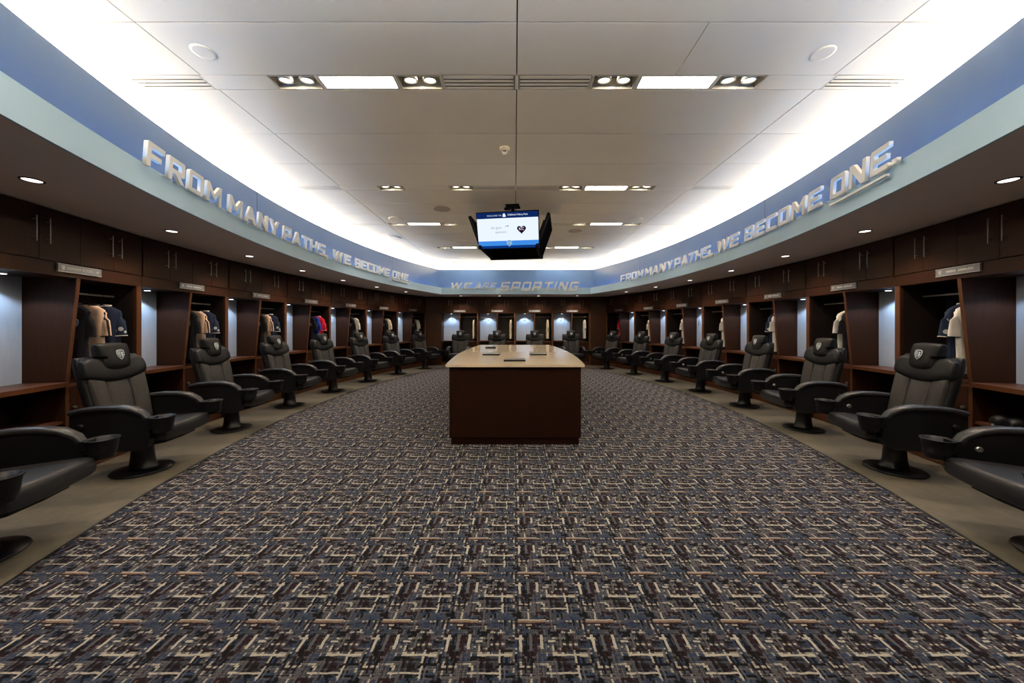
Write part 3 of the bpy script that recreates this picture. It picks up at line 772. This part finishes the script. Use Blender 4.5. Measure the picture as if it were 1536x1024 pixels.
def make_chair():
    """faces -y in local space? no: forward is -y here, so that lockers and chairs share a heading"""
    rt = empty('recliner_chair')
    S = 4.
    def sq(u, p=3.2): return max(0., 1 - abs(u) ** p) ** (1 / p)
    # base disc and pedestal
    MB().lathe([(.205, 0), (.21, .006), (.205, .014), (.13, .022), (.105, .024)], 40).build('base_disc', M['blackmetal'], rt)
    MB().lathe([(.105, .023), (.092, .035), (.082, .10), (.074, .20), (.080, .272)], 28).build('pedestal', M['blackmetal'], rt)
    MB().box(-.17, .17, -.14, .18, .262, .302).build('under_frame', M['blackmetal'], rt, .006)
    # seat
    def seat(u, v, sd):
        x = u * .272; y = .16 - (v + 1) / 2 * .53          # v=+1 is the front edge
        z = .378 + sd * (.064 if sd > 0 else .070) * sq(u, 7) * sq(v, 8)
        z += .020 * (v - .2) - .015 * max(0, v - .75) ** 1 - .010 * (1 - abs(u)) * (1 - v * v) * (sd > 0)
        y -= .018 * (1 - u * u) * (v > .0) * v
        return (x, y, z)
    MB().cushion(seat, 22, 24).build('seat', M['seatl'], rt)
    sp = MB(); op = [(-.235, .16), (.235, .16), (.25, -.10), (.24, -.24), (.18, -.30), (0, -.315), (-.18, -.30), (-.24, -.24), (-.25, -.10)]
    sp.prism(op, 'z', .286, .335); sp.build('seat_pan', M['plastic'], rt, .012)
    # backrest; by(z): face plane leaning away (towards +y)
    def by(z): return .115 + (z - .42) * .215
    bk = None
    def shell(u, v, sd):
        z = .70 + v * .335; hwid = .262 + .030 * (v + 1) / 2 - .03 * max(0, v - .75) * 2
        x = u * hwid
        y = by(z) + .055 - sd * .05 * sq(u, 4) * sq(v, 4) - .030 * u * u
        return (x, y, z)
    bk = MB().cushion(shell, 20, 20).build('backrest', M['leather'], rt)
    def panel(x0, x1, z0, z1, T, ybase=.0, curve=0.):
        def fn(u, v, sd):
            z = (z0 + z1) / 2 + v * (z1 - z0) / 2
            vv = (v + 1) / 2
            sp = 1 + .10 * vv
            x = ((x0 + x1) / 2 + u * (x1 - x0) / 2) * sp
            z += -curve * (1 - min(1, abs(x / .27)) ** 2) * vv
            y = by(z) + .012 + ybase - sd * T * sq(u, 3) * sq(v, 4) - .34 * x * x
            return (x, y, z)
        return fn
    MB().cushion(panel(-.103, .103, .405, .86, .034, -.002, .035), 14, 18).build('centre_cushion', M['leather2'], bk)
    MB().cushion(panel(-.240, -.100, .405, .87, .038, -.004, .035), 12, 18).build('side_cushion', M['leather2'], bk)
    MB().cushion(panel(.100, .240, .405, .87, .038, -.004, .035), 12, 18).build('side_cushion', M['leather2'], bk)
    def yoke(u, v, sd):
        x = u * (.290 - .012 * (v > 0) * v)
        drop = .060 * (1 - u * u)
        zt = 1.035 - .035 * max(0, abs(u) - .8) / .2 - .030 * (1 - abs(u)) 
        zb = .865 - drop
        z = zb + (zt - zb) * (v + 1) / 2
        y = by(z) + .012 - sd * (.052 if sd > 0 else .075) * sq(u, 4) * sq(v, 3) - .30 * x * x
        return (x, y, z)
    MB().cushion(yoke, 24, 16).build('upper_cushion', M['leather'], bk)
    def head(u, v, sd):
        hwid = .132 + .010 * v
        x = u * hwid; z = 1.032 + v * .118 - .014 * u * u * (v < 0) * 0 + (.02 * u * u if v < 0 else -.012 * u * u)
        y = by(z) - .030 - sd * (.045 if sd > 0 else .085) * sq(u, 3.4) * sq(v, 3.0) + .35 * x * x
        return (x, y, z)
    hd = MB().cushion(head, 20, 18).build('headrest', M['leather'], rt)
    em = MB(); T = Matrix.Translation((0, by(1.045) - .0785, 1.047)) @ Matrix.Rotation(R_(-12), 4, 'X')
    shield(em, T, .082); em.build('emblem', [M['emblem'], M['emblem_dark'], M['emblem_pale']], hd)
    # arms
    prof = [(.25, .60), (.17, .618), (.05, .628), (-.08, .626), (-.17, .608), (-.235, .565), (-.275, .505), (-.295, .44), (-.298, .36), (-.285, .30), (-.22, .272), (.14, .272), (.25, .33)]
    for s_ in (-1, 1):
        a = MB(); a.prism([(y, z) for y, z in prof], 'x', s_ * .283, s_ * .338, 0, None, False)
        ar = a.build('armrest', M['plastic'], rt, .014)
        pts = [Vector((s_ * .312, y, z)) for y, z in [(.25, .598), (.17, .617), (.05, .629), (-.08, .627), (-.17, .610), (-.24, .568), (-.282, .508), (-.300, .45)]]
        pd = MB(); v = []; n = 14
        for j, p in enumerate(pts):
            d = (pts[min(j + 1, len(pts) - 1)] - pts[max(j - 1, 0)]).normalized(); nn = Vector((0, -d.z, d.y)) * -1
            if nn.z < 0: nn = -nn
            if j > 4 and nn.y > 0: nn = -nn
            wd = .044 if j < 5 else .044 - .007 * (j - 4)
            for i in range(n):
                q = 2 * pi * i / n; ca, sa = cos(q), sin(q)
                v.append(p + Vector((1, 0, 0)) * wd * math.copysign(abs(ca) ** .6, ca) + nn * .022 * math.copysign(abs(sa) ** .8, sa))
        f = [(j * n + i, j * n + (i + 1) % n, (j + 1) * n + (i + 1) % n, (j + 1) * n + i) for j in range(len(pts) - 1) for i in range(n)]
        pd.add(v, f, 0, True); pd.add(v[:n], [tuple(range(n))]); pd.add(v[-n:], [tuple(range(n))])
        pd.build('arm_pad', M['seatl'], ar)
        # cup holder on the front of the arm
        cx, cy = s_ * .312, -.372
        c = MB(); T = Matrix.Translation((cx, cy, 0))
        c.lathe([(.045, .412), (.060, .418), (.068, .46), (.078, .535), (.084, .540), (.084, .546), (.076, .546), (.066, .47), (.055, .430), (.0, .428)], 26, 0, T, True, False)
        c.lathe([(.045, .412), (.0, .412)], 26, 0, T, True, False)
        c.box(cx - .035, cx + .035, cy + .055, -.27, .475, .540)
        ch = c.build('cup_holder', M['plastic'], ar); 
        if s_ > 0: pass
        k = MB(); k.lathe([(.022, 0), (.022, .012), (.016, .02)], 14, 0, Matrix.Translation((s_ * .338, .17, .49)) @ Matrix.Rotation(s_ * pi / 2, 4, 'Y'))
        k.build('side_knob', M['plastic'], ar)
        if s_ < 0:   # the sitter's right arm carries a silver recline button on its inner face
            k = MB(); k.lathe([(.020, 0), (.020, .006), (.013, .010)], 18, 0, Matrix.Translation((s_ * .283, -.185, .50)) @ Matrix.Rotation(pi / 2, 4, 'Y'))
            k.build('recline_button', M['silver'], ar)
    return rt
def build_chairs():
    proto = None
    for sd, nm in ((-1, 'left'), (1, 'right')):
        for i in range(-1, 7):
            o = proto if proto is None else copy_tree(proto)
            if proto is None: o = proto = make_chair()
            on_arc(o, sd, R_CHAIR, i)
            o.rotation_euler.z += random.Random(i * 3 + sd).uniform(-.05, .05)
            if i < 0: tag(o, 'black leather recliner chair cut off by the %s edge of the photo' % nm, 'chair', 'black recliner chairs')
            else: tag(o, 'black leather recliner chair with round base, %s whole one along the %s wall' % (ORD[i], nm), 'chair', 'black recliner chairs')
    for i in range(4):
        o = copy_tree(proto); o.location = (X0 + (i - 1.5) * 1.2, Y_CHAIR, 0); o.rotation_euler = (0, 0, R_([-3, 2, -2, 3][i]))
        tag(o, 'black leather recliner chair at the back wall behind the table, %s' % ['leftmost', 'second from left', 'third from left', 'rightmost'][i], 'chair', 'black recliner chairs')
build_chairs()

# ------------------------------------------------------------------ table
def build_table():
    y0, y1 = 3.79, 7.59; TH = .884; cxm = .004
    rt = empty('island_table', (cxm, (y0 + y1) / 2, 0)); yc = (y0 + y1) / 2
    def hwid(t_): return .715 + .10 * (1 - t_ * t_)
    def outline(inset, ya, yb, ends=0.):
        pts = []; n = 24
        for i in range(n + 1):
            y = ya + (yb - ya) * i / n; t_ = (y - yc) / ((y1 - y0) / 2); pts.append((hwid(max(-1, min(1, t_))) - inset + ends, y - yc))
        return pts + [(-x, y) for x, y in pts[::-1]]
    b = MB(); b.prism(outline(0, y0, y1), 'z', .085, TH - .029); b.build('base_cabinet', M['table_wood'], rt)
    b = MB(); b.prism(outline(.02, y0 + .02, y1 - .02), 'z', 0, .085); b.build('plinth', M['table_wood'], rt)
    b = MB(); b.prism(outline(-.035, y0 - .04, y1 + .04), 'z', TH - .028, TH); b.build('stone_top', M['stone'], rt, .006)
    tag(rt, 'long boat-shaped dark wood island table with glossy cream top', 'table')
    for (x, y, w_, d, lab) in ((-.002, 4.17, .255, .21, 'black flat pad nearest the front edge of the table'), (-.335, 5.02, .24, .21, 'black flat pad on the left part of the tabletop'),
                               (.335, 5.02, .24, .21, 'black flat pad on the right part of the tabletop'), (-.45, 6.55, .19, .2, 'dark flat pad farthest along the left of the tabletop')):
        t_ = empty('table_pad', (x, y, TH + .0005))
        MB().box(-w_ / 2, w_ / 2, -d / 2, d / 2, 0, .018).build('pad_body', M['plastic'], t_, .004)
        MB().box(-w_ / 2 + .008, w_ / 2 - .008, -d / 2 + .008, d / 2 - .008, .018, .0195).build('pad_top', M['pad_top'], t_)
        tag(t_, lab, 'table pad', 'flat pads on the table')
build_table()

# ------------------------------------------------------------------ hanging screens
def build_tv():
    rt = empty('screen_mount', (-.03, 5.66, H_CEIL), R_(-8))
    m = MB(); m.box(-.11, .11, -.11, .11, -.012, 0); m.tube([(0, 0, -.01), (0, 0, -.62)], .028, 14); m.build('ceiling_pole', M['tvblack'], rt)
    m = MB(); m.box(-.12, .12, -.12, .12, -.60, -.52)
    for a in range(4):
        T = Matrix.Rotation(a * pi / 2, 4, 'Z'); m.box(-.06, .06, -.452, -.440, -.60, -.50, 0, T)
        m.tube([T @ Vector((.0, -.02, -.55)), T @ Vector((0, -.44, -.55))], .02, 8)
    m.build('bracket_frame', M['tvblack'], rt)
    b = MB(); b.box(-.14, -.05, -.02, .04, -.05, -.02); b.build('cable_box', M['tvblack'], rt)
    tag(rt, 'black ceiling pole and bracket carrying four television screens', 'tv mount')
    Wt, Ht, D = .925, .535, .045
    names = ['facing the camera and switched on', 'on the right side of the hanging cluster', 'on the far side of the hanging cluster', 'on the left side of the hanging cluster']
    for a in range(4):
        Mx = Matrix.Translation(rt.location) @ Matrix.Rotation(R_(-8) + a * pi / 2, 4, 'Z') @ Matrix.Translation((0, -.53, -.535)) @ Matrix.Rotation(R_(20), 4, 'X')
        # local: screen faces -y, tilted so that it looks down
        tv = empty('television'); tv.matrix_world = Mx
        MB().box(-Wt / 2, Wt / 2, 0, D, -Ht / 2, Ht / 2).build('casing', M['tvblack'], tv, .006)
        MB().box(-Wt / 2 + .09, Wt / 2 - .09, D, D + .03, -Ht / 2 + .08, Ht / 2 - .1).build('rear_housing', M['tvblack'], tv)
        if a:
            MB().box(-Wt / 2 + .01, Wt / 2 - .01, -.0015, 0, -Ht / 2 + .012, Ht / 2 - .01).build('screen', M['dark_glass'], tv)
        else:
            w2, h2 = Wt / 2 - .010, Ht / 2 - .012
            sc = MB(); zt = h2; 
            def bnd(a0, a1, mi, y=-.0015): sc.box(-w2, w2, y, 0, h2 - 2 * h2 * a1, h2 - 2 * h2 * a0, mi)
            bnd(0, .16, 0); bnd(.16, .79, 1); bnd(.79, .925, 2); bnd(.925, 1, 3)
            s_ = sc.build('screen', [M['s_navy'], M['s_white'], M['s_sky'], M['s_royal']], tv)
            zc = lambda f_: h2 - 2 * h2 * f_
            text_mesh('screen_text', 'WELCOME TO', .026, M['s_text'], s_, XZ(-.19, -.0025, zc(.085)), 1.35)
            text_mesh('screen_text', "Children's Mercy Park", .036, M['s_text'], s_, XZ(.155, -.0025, zc(.075)), .92)
            lg = MB(); lg.prism([(-.065, zc(.125)), (-.02, zc(.125)), (-.02, zc(.09)), (-.035, zc(.03)), (-.052, zc(.03)), (-.065, zc(.09))], 'y', -.003, -.0016)
            lg.build('screen_logo', M['s_text'], s_)
            text_mesh('screen_text', 'the giver', .046, M['s_grey'], s_, XZ(-.165, -.0025, zc(.42)), 1.)
            text_mesh('screen_text', 'sponsors', .046, M['s_grey'], s_, XZ(-.105, -.0025, zc(.54)), 1.)
            d_ = MB(); d_.prism([(-.035, zc(.40)), (-.012, zc(.355)), (-.02, zc(.40))], 'y', -.003, -.0016); d_.prism([(.0, zc(.355)), (.02, zc(.375)), (.002, zc(.40))], 'y', -.003, -.0016)
            d_.build('screen_logo', M['s_heart'], s_)
            hp = []
            for i in range(40):
                q = 2 * pi * i / 40; hp.append((.205 + .0041 * 16 * sin(q) ** 3, zc(.485) + .0041 * (13 * cos(q) - 5 * cos(2 * q) - 2 * cos(3 * q) - cos(4 * q))))
            MB().prism(hp, 'y', -.003, -.0016).build('screen_heart', M['s_heart'], s_)
            text_mesh('screen_text', 'KC', .058, M['s_text'], s_, XZ(.205, -.0045, zc(.47)), 1.)
            bd = MB(); T = Matrix.Translation((.015, -.0016, zc(.855)))
            shield(bd, T, .085); bd.build('screen_badge', [M['s_badge'], M['s_badge2'], M['s_badge']], s_)
        tag(tv, 'black flat television ' + names[a], 'television', 'hanging television screens')
build_tv()

# ------------------------------------------------------------------ jerseys and hangers
def cloth(name, c1, c2=None, kind='plain'):
    m = mat(name, c1, .85, .15)
    N, L, b = nodes(m)
    if kind == 'plain': return noisy(m, tuple(x * .9 for x in c1), c1, (1, 1, 1), 20, 2, .1)
    tc = N.new('ShaderNodeTexCoord')
    if kind == 'spots':
        vz = N.new('ShaderNodeTexVoronoi'); vz.inputs['Scale'].default_value = 16; L.new(tc.outputs['Object'], vz.inputs['Vector'])
        cr = N.new('ShaderNodeValToRGB'); cr.color_ramp.interpolation = 'CONSTANT'
        cr.color_ramp.elements[0].color = (*c2, 1); cr.color_ramp.elements[1].position = .34; cr.color_ramp.elements[1].color = (*c1, 1)
        L.new(vz.outputs['Distance'], cr.inputs[0]); L.new(cr.outputs[0], b.inputs['Base Color'])
    if kind == 'stripes':
        sp = N.new('ShaderNodeSeparateXYZ'); L.new(tc.outputs['Object'], sp.inputs[0])
        m1 = N.new('ShaderNodeMath'); m1.operation = 'ABSOLUTE'; L.new(sp.outputs[1], m1.inputs[0])
        m2 = N.new('ShaderNodeMath'); m2.operation = 'PINGPONG'; m2.inputs[1].default_value = .011; L.new(m1.outputs[0], m2.inputs[0])
        m3 = N.new('ShaderNodeMath'); m3.operation = 'GREATER_THAN'; m3.inputs[1].default_value = .0065; L.new(m2.outputs[0], m3.inputs[0])
        m4 = N.new('ShaderNodeMath'); m4.operation = 'LESS_THAN'; m4.inputs[1].default_value = .034; L.new(m1.outputs[0], m4.inputs[0])
        m5 = N.new('ShaderNodeMath'); m5.operation = 'MULTIPLY'; L.new(m3.outputs[0], m5.inputs[0]); L.new(m4.outputs[0], m5.inputs[1])
        mx = N.new('ShaderNodeMix'); mx.data_type = 'RGBA'; mx.inputs[6].default_value = (*c1, 1); mx.inputs[7].default_value = (*c2, 1)
        L.new(m5.outputs[0], mx.inputs[0]); L.new(mx.outputs[2], b.inputs['Base Color'])
    return m
CL = {'black': cloth('black_jersey', (.012, .012, .015)), 'tan': cloth('tan_jersey', (.62, .44, .32)), 'navy': cloth('navy_jersey', (.015, .022, .05)),
      'white': cloth('white_jersey', (.62, .60, .55)), 'cream': cloth('cream_jersey', (.62, .54, .42)), 'blue': cloth('blue_jersey', (.02, .05, .32)), 'red': cloth('red_jersey', (.45, .01, .03)),
      'floral': cloth('navy_floral', (.015, .025, .05), (.45, .48, .50), 'spots'), 'tanstripe': cloth('tan_striped', (.62, .44, .32), (.02, .02, .02), 'stripes')}
def make_jersey(body, sleeve, trim, crest=False, seed=1):
    """hangs in its own plane: shoulders along local x, thin along y, origin at the hanger hook point"""
    rr = random.Random(seed); rt = empty('jersey')
    n = 28
    def ring(z, hw_, d, ph):
        out = []
        for i in range(n):
            a = 2 * pi * i / n
            x = hw_ * .77 * math.copysign(abs(cos(a)) ** .8, cos(a)); y = d * math.copysign(abs(sin(a)) ** .9, sin(a))
            y += .010 * sin(9 * x / .2 + ph) * min(1, (-z) * 3) + .006 * sin(17 * x / .2 + ph * 2) * min(1, -z * 2)
            out.append((x, y, z))
        return out
    prof = [(-.095, .075, .026), (-.115, .13, .032), (-.145, .19, .036), (-.19, .198, .042), (-.30, .188, .046), (-.45, .185, .044), (-.60, .190, .040), (-.72, .196, .038)]
    v = []; 
    for z, a, d in prof: v += ring(z, a, d, rr.uniform(0, 6))
    f = [(j * n + i, j * n + (i + 1) % n, (j + 1) * n + (i + 1) % n, (j + 1) * n + i) for j in range(len(prof) - 1) for i in range(n)]
    mb = MB(); mb.add(v, f, 0, True); bd = mb.build('jersey_body', CL[body], rt)
    col = MB(); col.tube([(.075 * cos(2 * pi * i / 16), .024 * sin(2 * pi * i / 16), -.094 - .008 * sin(2 * pi * i / 16)) for i in range(17)], .006, 6); col.build('collar', CL[trim], bd)
    for s_ in (-1, 1):
        pts = [Vector((s_ * .095, 0, -.152)), Vector((s_ * .125, 0, -.19)), Vector((s_ * .143, 0, -.25)), Vector((s_ * .150, 0, -.32)), Vector((s_ * .154, .004, -.395))]
        sl = MB(); sl.tube(pts, [.036, .042, .046, .048, .050], 16, 0, None, 1.)
        for k in range(len(sl.v)): x, y, z = sl.v[k]; sl.v[k] = (x, y * .42, z)
        so = sl.build('sleeve', CL[sleeve], rt)
        cf = MB(); ring_ = []
        d = (pts[-1] - pts[-2]).normalized(); a = Vector((d.z, 0, -d.x))
        for i in range(17):
            q = 2 * pi * i / 16; p = pts[-1] + a * .051 * cos(q) + Vector((0, 1, 0)) * .022 * sin(q); ring_.append(p)
        cf.tube(ring_, .005, 6); cf.build('cuff', CL[trim], so)
    if crest:
        for sy in (-1, 1):
            c = MB(); shield(c, Matrix.Translation((.085 * -sy, sy * .058, -.27)) @ Matrix.Rotation(0 if sy < 0 else pi, 4, 'Z'), .075); c.build('crest', [M['emblem'], M['emblem_dark'], M['emblem_pale']], rt)
        c = MB(); c.box(-.10, .10, -.062, -.060, -.47, -.42)
        c = MB()
    return rt
def make_hanger():
    h = MB(); h.tube([(.0, 0, -.085), (0, 0, -.03), (.014, 0, -.008), (.012, 0, .010), (0, 0, .018), (-.012, 0, .010), (-.016, 0, .002)], .0022, 6)
    h.tube([(-.12, 0, -.150), (-.07, 0, -.116), (0, 0, -.085), (.07, 0, -.116), (.12, 0, -.150)], .006, 8)
    return h.build('clothes_hanger', M['plastic'])
def build_jerseys():
    cache = {}
    hg = [None]
    def put(lk, sx, x, rot, spec, lab, dy=0.):
        if spec not in cache: o = cache[spec] = make_jersey(*spec, seed=len(cache) + 3)
        else: o = copy_tree(cache[spec])
        if hg[0] is None: h = hg[0] = make_hanger()
        else: h = copy_tree(hg[0])
        a = lk.rotation_euler.z; p = Vector((x * sx, .2 + dy, 1.595)); p = Matrix.Rotation(a, 3, 'Z') @ p + Vector(lk.location)
        for q in (o, h):
            q.location = p; q.rotation_euler = (0, 0, a + pi / 2 + rot * sx)
        tag(o, lab, 'jersey', 'jerseys hanging in the lockers')
        tag(h, 'hanger of the ' + lab.split(' hanging')[0] + ' ' + lab.split(' hanging')[1].strip(), 'hanger', 'clothes hangers')
    BK = ('black', 'black', 'black', True); TN = ('tan', 'tanstripe', 'black', False); NV = ('navy', 'floral', 'white', False)
    WT = ('white', 'white', 'navy', False); CRM = ('cream', 'cream', 'cream', False); BL = ('blue', 'blue', 'red', False); RD = ('red', 'red', 'white', False)
    L = lambda i: LOCKERS['left', i]
    where = lambda i, s_: 'in the %s locker on the %s wall' % (ORD[i], s_)
    for i in (0, 1, 2):
        put(L(i), 1, .17, -.10, BK, 'black crested jersey hanging ' + where(i, 'left'))
        put(L(i), 1, .33, -.12, TN, 'tan jersey with striped sleeves hanging ' + where(i, 'left'))
        put(L(i), 1, .47, .05, NV, 'navy patterned jersey hanging ' + where(i, 'left'))
    put(L(3), 1, .20, -.1, BK, 'black crested jersey hanging ' + where(3, 'left'))
    put(L(3), 1, .36, -.2, BL, 'blue jersey hanging ' + where(3, 'left')); put(L(3), 1, .48, .1, RD, 'red jersey hanging ' + where(3, 'left'))
    for i, sp, nm in ((4, WT, 'white'), (5, CRM, 'cream'), (6, WT, 'white')):
        put(L(i), 1, .22, -.1, BK, 'black crested jersey hanging ' + where(i, 'left'))
        put(L(i), 1, .40, -.12, sp, nm + ' jersey hanging ' + where(i, 'left'))
    Rr = lambda i: LOCKERS['right', i]
    for i, sps in enumerate([(WT, NV), (BK, WT), (('white', 'white', 'navy', False), NV), (WT,), (WT,), (CRM,), (RD,)]):
        for k, sp in enumerate(sps):
            nm = {'navy': 'navy patterned', 'white': 'white', 'black': 'black crested', 'cream': 'cream', 'red': 'red'}[sp[0]]
            put(Rr(i), -1, .07 + .085 * k, .10, sp, nm + ' jersey hanging ' + where(i, 'right'))
    for i, sp, nm in ((0, CRM, 'cream'), (1, CRM, 'cream'), (2, CRM, 'cream'), (3, WT, 'white')):
        put(LOCKERS['back', i], 1, .45, .04, sp, nm + ' jersey hanging in the %s locker on the back wall' % ['leftmost', 'second from left', 'third from left', 'rightmost'][i])
build_jerseys()

# ------------------------------------------------------------------ shoes in the open cubbies
def make_shoe(col):
    rt = empty('shoe')
    def fn(u, v, sd):
        y = v * .14; wd = .045 - .012 * max(0, -v) + .004 * sin(v * 3); x = u * wd
        hgt = .030 + .045 * max(0, min(1, .5 + v * 1.1)); 
        z = .020 + (hgt if sd > 0 else .012) * (sd) * max(0, 1 - abs(u) ** 3) ** .33 * max(0, 1 - abs(v) ** 4) ** .25
        return (x, y, max(z, .008))
    MB().cushion(fn, 12, 16).build('shoe_upper', M[col], rt)
    s = MB(); pts = [(.046 * cos(a) * (1 if sin(a) > 0 else .85), .142 * sin(a)) for a in [2 * pi * i / 24 for i in range(24)]]
    s.prism(pts, 'z', 0, .012); s.build('shoe_sole', M['emblem_pale'], rt)
    return rt
def build_shoes():
    lk = LOCKERS['right', -1]
    for k in range(2):
        o = make_shoe('plastic') if k == 0 else copy_tree(bpy.data.objects['shoe'])
        p = Matrix.Rotation(lk.rotation_euler.z, 3, 'Z') @ Vector((.17 + .12 * k, .25, .476)) + Vector(LOCKERS['right', 0].location)
        o.location = p; o.rotation_euler = (0, 0, lk.rotation_euler.z + 2.9)
        tag(o, 'black shoe with pale sole, %s of the pair on the low shelf at right' % ['farther', 'nearer'][k], 'shoe', 'shoes on the low shelf')
build_shoes()
